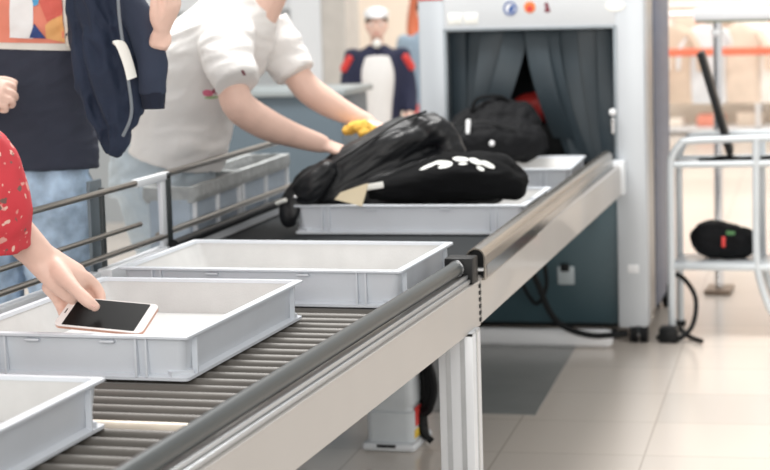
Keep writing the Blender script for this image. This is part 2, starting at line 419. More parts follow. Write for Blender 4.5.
t3 = F2(-.045-L_/2, .79+W_/2, ZB-.0105); make_tray('grey tray heaped with black jacket and black T-shirt', L_, W_, t3, A2)
t4 = F2(-.075-L_/2, 1.70+W_/2, ZB-.0115); make_tray('farthest grey tray, black bag above it at the scanner mouth', L_, W_, t4, A2+R(2))

# ------------------------------------------------------------------ scanner
YM = 2.4; YB = 3.2; ZT = 1.34
xm = thing('baggage_scanner', 'large grey X-ray baggage scanner with dark strip curtain in its tunnel mouth', 'scanner', (-.905, 3.88, 0), A2)
P = dict(parent=xm)
xl, xr, tl, tr, zt, zb = -.675, .075, -.583, -.022, 1.042, .52
b = B(); b.box(xl, tl, YM, YM+.10, .05, ZT, .012); mk('left_jamb', b, mgrey, **P)
b = B(); b.box(tr, xr, YM, YM+.10, .05, ZT, .008); mk('right_jamb', b, mat('jamb_light_grey', (200, 205, 210), .36, .1, .02, 4), **P)
mk('header_panel', B().box(tl-.003, tr+.003, YM+.001, YM+.10, zt, ZT, .003), mwhite, **P)
fr = B()
for a_ in ((tl-.006, tl+.004, zb, zt+.004), (tr-.004, tr+.006, zb, zt+.004), (tl-.006, tr+.006, zt-.004, zt+.006)):
    fr.box(a_[0], a_[1], YM-.004, YM+.05, a_[2], a_[3], .002)
mk('tunnel_trim', fr, mat('trim_grey', (142, 150, 156), .3, .4), **P)
mk('lower_panel', B().box(xl+.01, tr, YM+.03, YM+.06, .06, .54, .003), teal, **P)
mk('side_panel', B().box(xr-.03, xr-.004, YM+.10, YM+.30, .07, ZT-.01, .003), mat('side_beige', (170, 166, 162), .3, .3), **P)
mk('side_panel', B().box(xr-.03, xr, YM+.30, YB, .07, ZT-.01, .004), bluep, **P)
mk('side_panel', B().box(xl, xl+.03, YM+.10, YB, .07, ZT-.01, .004), mgrey, **P)
mk('top_panel', B().box(xl, xr, YM+.10, YB, ZT-.03, ZT, .006), mgrey, **P)
mk('rear_frame', B().box(xl+.03, tl, YB-.06, YB, .07, ZT-.03).box(tr, xr-.03, YB-.06, YB, .07, ZT-.03).box(tl, tr, YB-.06, YB, zt, ZT-.03).box(tl, tr, YB-.06, YB, .07, zb), mgrey, **P)
mk('tunnel_wall', B().box(tl-.02, tl, YM+.1, YB-.06, zb, zt+.02), blackp, **P)
mk('tunnel_wall', B().box(tr, tr+.02, YM+.1, YB-.06, zb, zt+.02), blackp, **P)
mk('tunnel_wall', B().box(tl, tr, YM+.1, YB-.06, zt, zt+.02), blackp, **P)
mk('tunnel_belt', B().box(tl+.005, tr-.005, YM+.03, YB-.01, .55, .583, .01), beltm, **P)
mk('base_frame', B().box(xl+.02, xr-.02, YM+.04, YB-.02, .045, .075), blackp, **P)
def castor(x, y, par):
    c = mk('castor', B().box(x-.012, x+.012, y-.02, y+.02, .03, .06, .003), darkm, par)
    for dx in (-.016, .016): mk('castor_wheel', B().loft([(x+dx-.012, y, .031), (x+dx+.012, y, .031)], [.031]*2, seg=24, up=(0, 1, 0)), blackr, c)
    mk('castor_hub', B().loft([(x-.027, y, .027), (x+.027, y, .027)], [.012]*2, seg=16, up=(0, 1, 0)), chrome, c)
for x, y in ((.045, YM+.02), (.045, YB-.06), (xl+.05, YM+.04), (xl+.05, YB-.06)): castor(x, y, xm)
# curtain strips: (x at top, x at bottom, width, bottom z, forward bulge)
strips = [(-.560, -.560, .075, .60, .0), (-.500, -.508, .075, .66, -.01), (-.432, -.480, .078, .70, -.03), (-.352, -.440, .078, .74, -.05),
          (-.286, -.195, .074, .68, -.045), (-.250, -.150, .078, .62, -.04), (-.190, -.130, .080, .60, -.025), (-.120, -.100, .078, .60, -.01), (-.052, -.052, .062, .60, .0)]
for n_, (xt, xb, wd, z0, bu) in enumerate(strips):
    L1 = []; N = 14
    for k in range(N+1):
        t = k/N; z = zt+.01-(zt+.01-z0)*t; e = t**1.6; x = xt+(xb-xt)*e; y = YM+.045+(n_ % 2)*.006+bu*math.sin(t*math.pi*.8)
        tw = .012*math.sin(2.2*t+n_*1.3+.6)
        L1.append([V((x-wd/2, y+tw, z)), V((x, y-.004, z)), V((x+wd/2, y-tw, z)), V((x+wd/2, y+.003-tw, z)), V((x, y-.001, z)), V((x-wd/2, y+.003+tw, z))])
    mk('curtain_strip', B().loops(L1, close=False), curt, **P)
for k in range(8):
    x = tl+.035+.07*k; mk('rear_light_block', B().box(x-.036, x+.036, YB-.05-.004*(k % 2), YB-.047-.004*(k % 2), .60, zt+.01), curt, **P)  # added strips closing the rear so the gap in the curtain stays dark
# stickers and labels on the header and jamb
def disc(name, x, z, r, m, y=YM-.001, ring=0, par=xm):
    b = B()
    if ring:
        n = 28; mkc = lambda rr, yy: [V((x+rr*math.cos(2*math.pi*k/n), yy, z+rr*math.sin(2*math.pi*k/n))) for k in range(n)]
        b.loops([mkc(r, y), mkc(r, y+.002), mkc(ring, y+.002), mkc(ring, y)])
    else: b.loft([(x, y, z), (x, y+.002, z)], [r]*2, seg=28, up=(0, 0, 1))
    return mk(name, b, m, par)
s1 = disc('round_sticker', -.363, 1.110, .022, whitep); disc('sticker_ring', -.363, 1.110, .0225, blue, y=YM-.002, ring=.017, par=s1)
mk('sticker_mark', B().prism([(-.372, 1.10), (-.355, 1.095), (-.349, 1.118), (-.359, 1.122)], 'y', YM-.0025, YM-.001), blue, s1)
s2 = disc('round_sticker', -.298, 1.112, .019, orange); disc('sticker_mark', -.298, 1.108, .010, red, y=YM-.002, par=s2)
mk('figure_sticker', B().prism([(x+.012, z) for x, z in [(-.262, 1.095), (-.243, 1.095), (-.244, 1.108), (-.249, 1.112), (-.248, 1.122), (-.256, 1.127), (-.262, 1.122), (-.258, 1.112)]], 'y', YM-.001, YM+.002), mat('maroon_print', (120, 44, 60), .6), xm)
mk('type_plate', B().box(-.572, -.525, YM-.001, YM+.003, 1.062, 1.098, .001), label_w, **P)
mk('type_plate', B().box(-.518, -.472, YM-.001, YM+.003, 1.062, 1.098, .001), label_w, **P)
b = B(); b.loft([(-.018, YM-.001, 1.11), (-.018, YM+.003, 1.11)], [(.033, .019)]*2, seg=28); mk('oval_plate', b, label_w, **P)
mk('jamb_label', B().box(.012, .048, YM-.001, YM+.003, .235, .262, .001), whitep, **P)
mk('red_corner_label', B().box(xl+.005, tl-.006, YM-.001, YM+.003, 1.143, 1.19, .001), red, **P)
hk = mk('curtain_hook', B().limb([(-.03, YM-.012, .742), (-.03, YM-.012, .70)], [.008, .006]), chrome, **P)
mk('curtain_hook', B().ball((-.03, YM-.01, .765), .012), whitep, **P)
# socket plate, knob on the teal panel
sp = mk('socket_plate', B().box(-.225, -.17, YM+.022, YM+.034, .19, .25, .003), mat('socket_grey', (176, 186, 190), .4), **P)
mk('socket_cover', B().box(-.215, -.185, YM+.014, YM+.022, .235, .262, .003), blackp, sp)
mk('panel_knob', B().loft([(-.125, YM+.018, .44), (-.125, YM+.03, .44)], [.02, .022], seg=20), blackp, **P)
def cable(name, label, pts, r, m, cat='cable', sub=8, group=None):
    b = B(); b.spline(pts, [r]*len(pts), sub=sub, seg=10)
    o = mk(name, b, m, loc=pts[0]); return tag(o, label, cat, group)
q = lambda x, y, z: F2(x, y, z)
cable('power_cable', 'black cable hanging in front of the teal scanner panel down to floor', [q(-.30, 2.33, .46), q(-.315, 2.32, .33), q(-.27, 2.31, .20), q(-.21, 2.29, .09), q(-.10, 2.29, .045), q(.02, 2.31, .05)], .010, blackr)
cable('power_cable', 'grey-black cable loop beside the socket on the teal panel', [q(-.36, 2.36, .44), q(-.35, 2.35, .26), q(-.29, 2.34, .14), q(-.25, 2.34, .2), q(-.262, 2.345, .3)], .007, blackr)
cable('floor_cable', 'black cable lying along the foot of scanner front', [q(-.60, 2.33, .012), q(-.5, 2.35, .045), q(-.42, 2.34, .05), q(-.30, 2.33, .052), q(-.15, 2.34, .05), q(-.02, 2.345, .05)], .008, blackr)
cable('floor_cable', 'black cable looping upright beside right foot of scanner', [q(.10, 2.45, .012), q(.17, 2.42, .012), q(.215, 2.45, .05), q(.225, 2.5, .12), q(.20, 2.55, .17), q(.15, 2.6, .20), q(.12, 2.65, .14), q(.14, 2.6, .05), q(.19, 2.5, .014), q(.25, 2.4, .01)], .008, blackr)
bb = B(); bb.box(-.60, -.03, 2.295, 2.352, 0.0, .058, .02, seg=3)
bb.box(-.50, -.49, 2.293, 2.354, 0.0, .059, .002)
o = mk('floor_barrier', bb, whitep, loc=None); o.location = V((-.905, 3.88, 0))*S; o.rotation_euler.z = A2
tag(o, 'long white plastic bar lying on the floor before scanner', 'bar')
pb = mk('power_adapter', B().box(.11, .17, 2.40, 2.47, 0, .05, .006), blackp); pb.location = V((-.905, 3.88, 0))*S; pb.rotation_euler.z = A2
tag(pb, 'small black power adapter on floor beside right scanner wheel', 'adapter')

# ------------------------------------------------------------------ black bag at the scanner mouth
sb = thing('black_bag', 'black bag with white zip pulls half inside the scanner curtain', 'bag', F2(-.39, 2.13, .64), A2)
b = B()
b.limb([(-.13, 0, .045), (.0, 0, .06), (.13, .01, .05)], [(.11, .06), (.135, .07), (.10, .06)], up=(0, 0, 1))
b.limb([(-.09, .06, .10), (.03, .08, .135), (.11, .08, .10)], [(.07, .045), (.09, .055), (.07, .05)])
b.ball((.07, .1, .12), (.08, .07, .06))
me = blobmesh(b, .006, 5); wrinkle(me, .010, (14, 14, 14), seed=3); wrinkle(me, .005, (40, 18, 30), seed=5)
bb_ = link(me, 'bag_body', bagc, sb, angle=60)
mk('bag_handle', B().spline([(-.06, .02, .15), (-.04, .03, .19), (.03, .05, .195), (.06, .06, .17)], [(.012, .005)]*4), blackc, sb)
zz = mk('zip_line', B().spline([(-.17, -.085, .05), (-.09, -.098, .115), (.0, -.10, .125), (.10, -.092, .10)], [.003]*4), blackp, sb)
mk('zip_pull', B().limb([(-.045, -.105, .128), (-.045, -.118, .095)], [.0075, .0065]), whitep, sb)
mk('zip_pull', B().ball((.035, -.142, .062), .0085), whitep, sb)
mk('zip_pull', B().ball((-.145, -.11, .052), .006), chrome, sb)
rg = B(); rg.ball((-.02, 0, .055), (.10, .05, .055)); rg.ball((.04, .02, .08), (.06, .05, .035))
o = blob('red_bundle', rg, red, wr=[(.006, (30, 30, 30), {})]); o.location = F2(-.29, 2.62, .715)*S
tag(o, 'red cloth bundle seen through the parted curtain of the tunnel', 'cloth')
o2 = mk('cardboard_box', B().box(-.1, .1, -.08, .08, 0, .133, .004), blackp); o2.location = F2(-.29, 2.62, .583)*S
tag(o2, 'dark case under the red bundle inside the scanner tunnel', 'case'); o2.name = 'dark_case'

# ------------------------------------------------------------------ black jacket and T-shirt in the third tray
jk = thing('leather_jacket', 'crumpled black leather jacket heaped on left of third tray', 'jacket', (-1.42, 4.8, .655))
b = B()
b.limb([(-1.545, 4.74, .665), (-1.48, 4.78, .71), (-1.42, 4.82, .745), (-1.34, 4.87, .80), (-1.27, 4.92, .825)], [(.07, .035), (.085, .05), (.10, .06), (.10, .055), (.07, .045)], up=(0, 0, 1))
b.limb([(-1.565, 4.70, .665), (-1.535, 4.685, .70), (-1.50, 4.69, .735)], [(.035, .04), (.045, .045), (.03, .035)])
b.limb([(-1.50, 4.76, .66), (-1.38, 4.82, .68), (-1.25, 4.88, .70), (-1.12, 4.92, .67)], [(.07, .05), (.11, .07), (.11, .08), (.07, .04)])
b.limb([(-1.32, 4.86, .83), (-1.26, 4.84, .835), (-1.215, 4.85, .79), (-1.20, 4.86, .72)], [.03, .032, .03, .03])
dj = [V((.80, .25, .52)).normalized()]; e2 = dj[0].cross(V((0, 0, 1))).normalized(); e3 = dj[0].cross(e2)
me = blobmesh(b, .005, 5)
wrinkle(me, .022, (3, 12, 12), seed=2, dirs=(dj[0], e2, e3)); wrinkle(me, .004, (6, 34, 34), seed=9, dirs=(dj[0], e2, e3), ridged=True)
jb = link(me, 'jacket_body', leather, jk, angle=70, world=True)
b = B(); b.limb([(-1.565, 4.70, .70), (-1.58, 4.672, .665), (-1.592, 4.658, .62), (-1.588, 4.66, .598)], [(.022, .018), (.03, .014), (.026, .012), (.018, .008)], up=(0, 1, 0))
me = blobmesh(b, .004, 3); wrinkle(me, .004, (30, 30, 12), seed=4); link(me, 'jacket_sleeve', leather, jk, angle=70, world=True)
b = B(); b.spline([(-1.57, 4.665, .69), (-1.50, 4.69, .74), (-1.42, 4.735, .79), (-1.33, 4.80, .85), (-1.27, 4.85, .872)], [.0035]*5)
mk('jacket_seam', b, leather, parent=jk, world=True)
b = B(); b.limb([(-1.618, 4.655, .655), (-1.596, 4.648, .663)], [(.008, .006)]*2); mk('jacket_tag', b, label_w, parent=jk, world=True)
mk('jacket_snap', B().ball((-1.565, 4.640, .672), .006), chrome, parent=jk, world=True)

ts = thing('folded_shirt', 'rolled black T-shirt with white print on right of third tray', 'shirt', (-1.18, 4.8, .655))
b = B()
b.limb([(-1.385, 4.73, .68), (-1.37, 4.74, .684), (-1.28, 4.76, .695), (-1.18, 4.79, .71), (-1.09, 4.81, .705), (-1.045, 4.82, .69)], [(.06, .022), (.07, .03), (.085, .045), (.10, .062), (.095, .06), (.08, .048)], up=(0, 0, 1))
b.limb([(-1.26, 4.84, .69), (-1.14, 4.87, .71), (-1.06, 4.87, .69)], [(.08, .05), (.09, .055), (.07, .05)])
me = blobmesh(b, .005, 5); wrinkle(me, .008, (8, 14, 20), seed=6); wrinkle(me, .003, (16, 30, 50), seed=8)
tb = link(me, 'shirt_body', blackc, ts, angle=70, world=True)
def ell(cx, cy, a, b_, th=0, n=18):
    c, s_ = math.cos(th), math.sin(th)
    return [(cx+a*math.cos(2*math.pi*k/n)*c-b_*math.sin(2*math.pi*k/n)*s_, cy+a*math.cos(2*math.pi*k/n)*s_+b_*math.sin(2*math.pi*k/n)*c) for k in range(n)]
for (cx, cy, a, b_, th) in ((-1.235, .749, .024, .005, .45), (-1.20, .757, .026, .006, -.05), (-1.155, .766, .022, .006, -.1), (-1.19, .748, .018, .005, .2), (-1.115, .760, .020, .006, -.4), (-1.085, .752, .020, .006, -.45), (-1.10, .742, .011, .0045, -.5), (-1.145, .754, .012, .003, 0)):
    decal('shirt_print', tb, ink, (0, 4.4, .033), (1, 0, 0), (0, 0, 1), (0, 1, -.12), ell(cx, cy, a, b_, th), ts, n=5)
mk('collar_label', B().box(-.029, .029, -.001, .001, -.008, .008, .0008, M=Matrix.Translation((-1.364, 4.655, .698)) @ Matrix.Rotation(R(-9), 4, 'Y') @ Matrix.Rotation(R(-14), 4, 'X')), label_w, parent=ts, world=True)
o = mk('card_sheet', B().prism([(-.055, -.012), (.012, -.028), (.018, -.030), (.028, .012), (.030, .030), (-.04, .006)], 'y', -.0012, .0012), paper)
o.location = V((-1.405, 4.642, .678))*S; o.rotation_euler = (R(-18), 0, 0); tag(o, 'cream card sheet sticking out between jacket and tray rim', 'card')

# ------------------------------------------------------------------ people
def skin_parts(par, head, facing, tilt=0, k=1.0, hair=True):
    """ears, eyes and hair for a head at 'head' facing angle 'facing'"""
def head_geo(b, c, f, k=1.0):
    """face facing unit vector f (horizontal), c = head centre"""
    f = V(f).normalized(); s_ = f.cross(V((0, 0, 1))).normalized(); u = s_.cross(f)
    M = Matrix((s_, f, u)).transposed().to_4x4()
    b.ball(c, (.064*k, .078*k, .088*k), M)
    b.ball(V(c)+f*.018*k-u*.05*k, (.046*k, .055*k, .05*k), M)
    b.limb([V(c)+f*.078*k+u*.01*k, V(c)+f*.092*k-u*.018*k], [.007*k, .011*k])
    for sg in (-1, 1): b.ball(V(c)+s_*sg*.066*k-u*.005*k, (.008*k, .018*k, .026*k), M)
    b.limb([V(c)+f*.072*k-u*.052*k-s_*.018*k, V(c)+f*.078*k-u*.050*k, V(c)+f*.072*k-u*.052*k+s_*.018*k], [.006*k]*3)
    return f, s_, u, M
def head_extra(par, c, f, s_, u, M, k=1.0, long=False):
    w_ = mk('eye', B().ball(V(c)+f*.0605*k+s_*.026*k+u*.006*k, .0112*k), whitep, parent=par, world=True)
    w_ = mk('eye', B().ball(V(c)+f*.0605*k-s_*.026*k+u*.006*k, .0112*k), whitep, parent=par, world=True)
    for sg in (-1, 1): mk('iris', B().ball(V(c)+f*.0675*k+s_*sg*.026*k+u*.006*k, .0052*k), hairm, parent=par, world=True)
    mk('mouth', B().limb([V(c)+f*.077*k-u*.052*k-s_*.015*k, V(c)+f*.083*k-u*.052*k, V(c)+f*.077*k-u*.052*k+s_*.015*k], [.004*k]*3), mat('lip', (190, 110, 105), .5), parent=par, world=True)
    b = B(); b.ball(V(c)-f*.012*k+u*.022*k, (.071*k, .080*k, .082*k), M)
    if long: b.limb([V(c)-f*.03*k, V(c)-f*.07*k-u*.1*k, V(c)-f*.07*k-u*.19*k], [(.06*k, .05*k), (.065*k, .04*k), (.04*k, .02*k)])
    me = blobmesh(b, .006, 2); wrinkle(me, .004, (40, 40, 12), seed=1); link(me, 'hair', hairm, par, angle=70, world=True)
def hand_geo(b, w, d, n, side, curl=.5, k=1.0, thumb_in=.3, spread=.06):
    """hand at wrist w pointing along d, back-of-hand normal n; side=+1 thumb on d x n side; curl radians per joint"""
    w, d = V(w), V(d).normalized(); n = V(n); n = (n-d*n.dot(d)).normalized(); t = d.cross(n)*side
    P_ = w+d*.075*k
    b.limb([w-d*.02*k, w+d*.02*k, w+d*.05*k, P_], [(.022*k, .016*k), (.028*k, .015*k), (.034*k, .014*k), (.033*k, .0115*k)], up=n)
    for i, (off, ln) in enumerate(((.029, .062), (.010, .070), (-.009, .065), (-.027, .050))):
        p = P_+t*off*k-d*abs(off)*.25*k; pts = [p-d*.025*k, p]; a = curl*.5; q = p
        for j, fr_ in enumerate((.45, .32, .23)):
            dd = (d*math.cos(a)-n*math.sin(a)+t*off*spread*20*.3).normalized(); q = q+dd*ln*fr_*k; pts.append(q); a += curl
        b.limb(pts, [.0086*k, .0084*k, .0078*k, .0072*k, .006*k], seg=10, sub=4)
    a = w+d*.022*k+t*.018*k; m1 = a+(d*.7+t*.65-n*.25).normalized()*.033*k
    m2 = m1+(d*.95+t*.25-n*(thumb_in)).normalized()*.028*k; m3 = m2+(d*1-t*.05-n*(thumb_in+.2)).normalized()*.020*k
    b.limb([a, m1, m2, m3], [.0135*k, .0115*k, .0098*k, .0075*k], seg=10, sub=4)

# --- man in a white T-shirt leaning over the third tray
pa = thing('person', 'person in white T-shirt leaning forward with both arms into the black jacket', 'person', (-1.99, 4.79, 0))
b = B()
SPN = [(-1.985, 4.79, .72), (-1.955, 4.785, .80), (-1.90, 4.775, .92), (-1.82, 4.765, 1.03), (-1.74, 4.76, 1.11), (-1.69, 4.755, 1.15)]
b.limb(SPN, [(.085, .06), (.095, .065), (.11, .075), (.12, .075), (.10, .06), (.05, .045)], up=(1, 0, 0))
b.limb([(-1.69, 4.755, 1.13), (-1.645, 4.75, 1.20), (-1.62, 4.75, 1.25)], [.052, .047, .047])
hd = head_geo(b, V((-1.585, 4.75, 1.29)), V((1, -.1, -.35)))
RA = [(-1.74, 4.63, 1.09), (-1.70, 4.575, 1.0), (-1.682, 4.56, .918), (-1.638, 4.63, .862), (-1.59, 4.71, .825), (-1.535, 4.77, .797)]
b.limb(RA, [.036, .038, .042, .041, .033, .025])
LA = [(-1.70, 4.90, 1.10), (-1.655, 4.90, 1.0), (-1.61, 4.90, .935), (-1.56, 4.92, .893), (-1.51, 4.94, .862), (-1.462, 4.95, .838)]
b.limb(LA, [.036, .036, .039, .037, .030, .024])
hand_geo(b, (-1.535, 4.77, .797), (.85, .3, -.35), (.35, -.15, .9), -1, curl=.45, k=.95)
hand_geo(b, (-1.462, 4.95, .838), (.9, -.05, -.35), (.35, 0, .9), 1, curl=.5, k=.95)
for y, x2 in ((4.70, -1.93), (4.88, -2.0)):
    b.limb([(-1.985, y, .72), (x2, y, .42), (x2-.03, y, .10)], [.06, .045, .032])
    b.limb([(x2-.06, y, .04), (x2+.02, y, .04), (x2+.11, y, .03)], [(.035, .035), (.038, .032), (.032, .02)])
body = blob('body', b, skin, pa, vox=.0055, sm=3, world=True)
head_extra(pa, V((-1.585, 4.75, 1.29)), *hd)
b = B()
b.spline([(-1.955, 4.785, .765), (-1.935, 4.783, .82), (-1.90, 4.775, .92), (-1.82, 4.765, 1.03), (-1.745, 4.76, 1.115), (-1.70, 4.755, 1.158), (-1.68, 4.753, 1.18)],
       [(.165, .135), (.168, .136), (.170, .136), (.180, .132), (.165, .105), (.092, .078), (.062, .055)], up=(1, 0, 0), seg=28)
b.spline([(-1.74, 4.65, 1.10), (-1.70, 4.565, 1.025), (-1.668, 4.527, .968)], [.072, .066, .060], sub=5, seg=20)
b.spline([(-1.71, 4.88, 1.10), (-1.66, 4.885, 1.02), (-1.632, 4.88, .972)], [.066, .060, .056], sub=5, seg=20)
me = blobmesh(b, .006, 4)
wrinkle(me, .007, (5, 5, 15), seed=11); wrinkle(me, .0035, (7, 7, 22), seed=3, dirs=((1, 0, .3), (0, 1, 0), (-.3, .2, 1)), ridged=True)
sh = link(me, 'shirt', white_cloth, pa, angle=70, world=True)
for cx, cz, a_, b_, m_ in ((.0, .0, .012, .009, mat('pink_print', (226, 120, 150), .7)), (.022, .004, .011, .008, mat('plum_print', (170, 70, 100), .7)), (.004, -.012, .014, .004, mat('mint_print', (170, 200, 150), .7)), (.038, -.004, .007, .010, mat('pink_print', (226, 120, 150), .7))):
    decal('shirt_print', sh, m_, (-1.785, 4.2, .940), (1, 0, 0), (0, 0, 1), (0, 1, 0), ell(cx, cz, a_, b_), pa, n=4)
decal('sleeve_tab', sh, mat('maroon_print', (120, 44, 60)), (-1.64, 4.0, .995), (1, 0, 0), (0, 0, 1), (0, 1, 0), [(-.003, -.006), (.003, -.006), (.003, .008), (-.003, .008)], pa, n=3)
b = B()
b.spline([(-1.99, 4.79, .66), (-1.985, 4.79, .74), (-1.965, 4.787, .81)], [(.165, .135), (.162, .135), (.155, .13)], up=(1, 0, 0), seg=24)
for y, x2 in ((4.705, -1.93), (4.88, -2.0)):
    b.spline([(-1.985, y, .72), (-1.96, y, .6), (x2, y, .42), (x2-.02, y, .25), (x2-.03, y, .085)], [(.088, .105), (.085, .095), (.07, .075), (.06, .065), (.055, .06)], up=(1, 0, 0), seg=20)
me = blobmesh(b, .007, 3); wrinkle(me, .006, (12, 12, 18), seed=12, ridged=True); link(me, 'jeans', jeansp, pa, angle=70, world=True)
b = B()
for y, x2 in ((4.70, -1.93), (4.88, -2.0)): b.limb([(x2-.07, y, .035), (x2+.02, y, .042), (x2+.12, y, .03)], [(.042, .034), (.044, .042), (.040, .028)])
me = blobmesh(b, .005, 3); link(me, 'shoes', whitep, pa, angle=70, world=True)
# yellow cloth between his hands
b = B(); b.limb([(-.035, 0, .0), (0, .0, .008), (.03, .01, -.004)], [(.026, .014), (.034, .018), (.024, .014)]); b.ball((.02, -.02, -.008), (.022, .02, .012))
me = blobmesh(b, .003, 2); wrinkle(me, .006, (45, 45, 45), seed=5)
o = link(me, 'yellow_cloth', yellow, None, angle=70); o.location = V((-1.462, 4.895, .822))*S
tag(o, 'small crumpled yellow cloth between the leaning person\'s hands and the jacket', 'cloth')

# --- person in a navy T-shirt with a colourful print
pb_ = thing('person', 'person in navy T-shirt with colourful print and light blue jeans', 'person', (-2.03, 4.08, 0))
cx, cy = -2.03, 4.06
b = B()
b.limb([(cx, cy, .72), (cx, cy, .84), (cx, cy, 1.0), (cx, cy, 1.14), (cx, cy, 1.24), (cx, cy, 1.29)], [(.12, .075), (.11, .07), (.11, .075), (.13, .08), (.11, .06), (.05, .045)], up=(0, 1, 0))
b.limb([(cx, cy, 1.27), (cx+.005, cy-.01, 1.34), (cx+.01, cy-.015, 1.38)], [.05, .045, .045])
hd = head_geo(b, V((cx+.012, cy-.02, 1.43)), V((.5, -1, -.1)))
b.limb([(-1.87, 4.04, 1.22), (-1.80, 4.0, 1.11), (-1.73, 3.93, 1.02), (-1.66, 3.90, 1.05), (-1.573, 3.81, 1.10)], [.05, .042, .038, .033, .024])
hand_geo(b, (-1.568, 3.80, 1.112), (.5, -.2, .85), (.85, -.1, -.45), -1, curl=.9, k=.95)
b.limb([(-2.19, 4.04, 1.22), (-2.19, 3.93, 1.08), (-2.14, 3.83, .985), (-2.06, 3.785, .99), (-2.0, 3.77, .993)], [.05, .045, .043, .038, .030])
hand_geo(b, (-2.0, 3.77, .993), (1, 0, .02), (0, -.8, .6), -1, curl=1.25, k=.95)
for x, y2 in ((-2.115, 4.03), (-1.945, 4.09)):
    b.limb([(x, cy, .72), (x, y2, .42), (x, y2+.03, .10)], [.062, .045, .032])
    b.limb([(x, y2+.05, .04), (x, y2-.03, .04), (x+.01, y2-.11, .03)], [(.035, .035), (.038, .032), (.032, .02)])
blob('body', b, skin, pb_, vox=.0038, sm=2, world=True)
head_extra(pb_, V((cx+.012, cy-.02, 1.43)), *hd)
b = B()
b.spline([(cx-.01, cy, .812), (cx-.006, cy, .90), (cx, cy, 1.03), (cx, cy, 1.16), (cx, cy, 1.25), (cx, cy, 1.295), (cx, cy, 1.315)], [(.195, .125), (.185, .122), (.178, .12), (.182, .118), (.155, .09), (.075, .06), (.055, .05)], up=(0, 1, 0), seg=28)
b.spline([(-1.90, 4.05, 1.22), (-1.84, 4.03, 1.15), (-1.80, 4.0, 1.09)], [.068, .062, .058], sub=5, seg=18)
b.spline([(-2.16, 4.05, 1.22), (-2.195, 3.97, 1.13), (-2.19, 3.92, 1.06)], [.068, .062, .058], sub=5, seg=18)
me = blobmesh(b, .006, 4); wrinkle(me, .006, (7, 7, 9), seed=21); wrinkle(me, .004, (12, 12, 26), seed=23, dirs=((1, 0, .4), (0, 1, 0), (-.4, 0, 1)), ridged=True)
sh = link(me, 'shirt', navy, pb_, angle=70, world=True)
pc = dict(o=(-1.70, 3.4, 1.205), u=(1, 0, 0), v=(0, 0, 1), d=(-.25, 1, 0))
# print: panel with off-white border and geometric shapes
PX = lambda u_, v_: ((u_-42)/478, -(v_+8)/478)
def pp(name, pts, m, off, n=26): decal(name, sh, m, (-1.765, 3.4, 1.205), (1, 0, 0), (0, 0, 1), (-.285, 1, 0), [PX(*p) for p in pts], pb_, off=off, n=n)
pp('print_border', [(-72, -48), (76, -48), (75, 54), (-68, 46)], mat('print_cream', (226, 224, 216), .75), .0020)
pp('print_panel', [(-66, -42), (71, -42), (70, 46), (-62, 40)], mat('print_salmon', (228, 138, 116), .75), .0040)
pp('print_shape', [(12, -5), (38, -5), (36, 40), (10, 38)], mat('print_white', (236, 236, 236), .75), .0058, 14)
pp('print_shape', [(38, 24), (50, 40), (32, 39)], mat('print_navy', (48, 72, 130), .75), .0072, 12)
pp('print_shape', [(36, -8), (46, -8), (43, 4), (38, 6)], mat('print_sky', (86, 160, 206), .75), .0072, 12)
pp('print_shape', [(50, 26), (58, 20), (70, 16), (70, 45), (50, 40)], mat('print_apricot', (232, 178, 116), .75), .0058, 14)
pp('print_shape', [(-50, 0), (-20, -20), (-10, 20), (-40, 34)], mat('print_coral', (214, 104, 92), .75), .0058, 14)
pp('print_shape', [(44, 0), (70, -8), (70, 14), (52, 22)], mat('print_coral', (214, 104, 92), .75), .0058, 14)
b = B()
b.spline([(cx, cy, .64), (cx, cy, .74), (cx, cy, .85)], [(.18, .115), (.17, .11), (.155, .10)], up=(0, 1, 0), seg=24)
for x, y2 in ((-2.115, 4.03), (-1.945, 4.09)):
    b.spline([(x, cy, .72), (x, cy-.01, .6), (x, y2, .42), (x, y2+.02, .25), (x, y2+.03, .085)], [(.092, .10), (.084, .09), (.068, .072), (.06, .065), (.056, .06)], up=(0, 1, 0), seg=20)
me = blobmesh(b, .006, 3); wrinkle(me, .006, (14, 14, 18), seed=31, ridged=True); link(me, 'jeans', jeans, pb_, angle=70, world=True)
b = B()
for x, y2 in ((-2.115, 4.03), (-1.945, 4.09)): b.limb([(x, y2+.06, .035), (x, y2-.03, .042), (x+.01, y2-.12, .03)], [(.042, .034), (.044, .042), (.040, .028)])
link(blobmesh(b, .005, 3), 'shoes', blackp, pb_, angle=70, world=True)

# navy jacket hanging over the raised forearm
nj = thing('navy_jacket', 'navy jacket with white hanging strap draped over a raised forearm', 'jacket', (-1.69, 3.8, .85))
zs = [1.27, 1.20, 1.12, 1.03, .96, .91, .87, .852]
lr = [(-1.795, -1.655), (-1.79, -1.65), (-1.785, -1.645), (-1.778, -1.632), (-1.762, -1.628), (-1.742, -1.648), (-1.727, -1.677), (-1.714, -1.698)]
b = B(); Ls = []
for z, (a0, a1) in zip(zs, lr):
    ring = []; n = 40
    for k in range(n):
        th = 2*math.pi*k/n; c_, s_ = math.cos(th), math.sin(th)
        wv = .011*math.sin(5*th+z*9)+.006*math.sin(11*th+z*21)
        ring.append(V(((a0+a1)/2+(a1-a0)/2*c_, 3.83+(.038*(.35+(a1-a0)*4.0)+wv)*s_, z)))
    Ls.append(ring)
b.loops(Ls, close=False)
me = blobmesh(b, .005, 3); wrinkle(me, .012, (16, 10, 5), seed=41); wrinkle(me, .007, (26, 8, 12), seed=43, dirs=((1, 0, .25), (0, 1, 0), (-.2, 0, 1)), ridged=True)
nb = link(me, 'jacket_body', navyj, nj, angle=70, world=True)
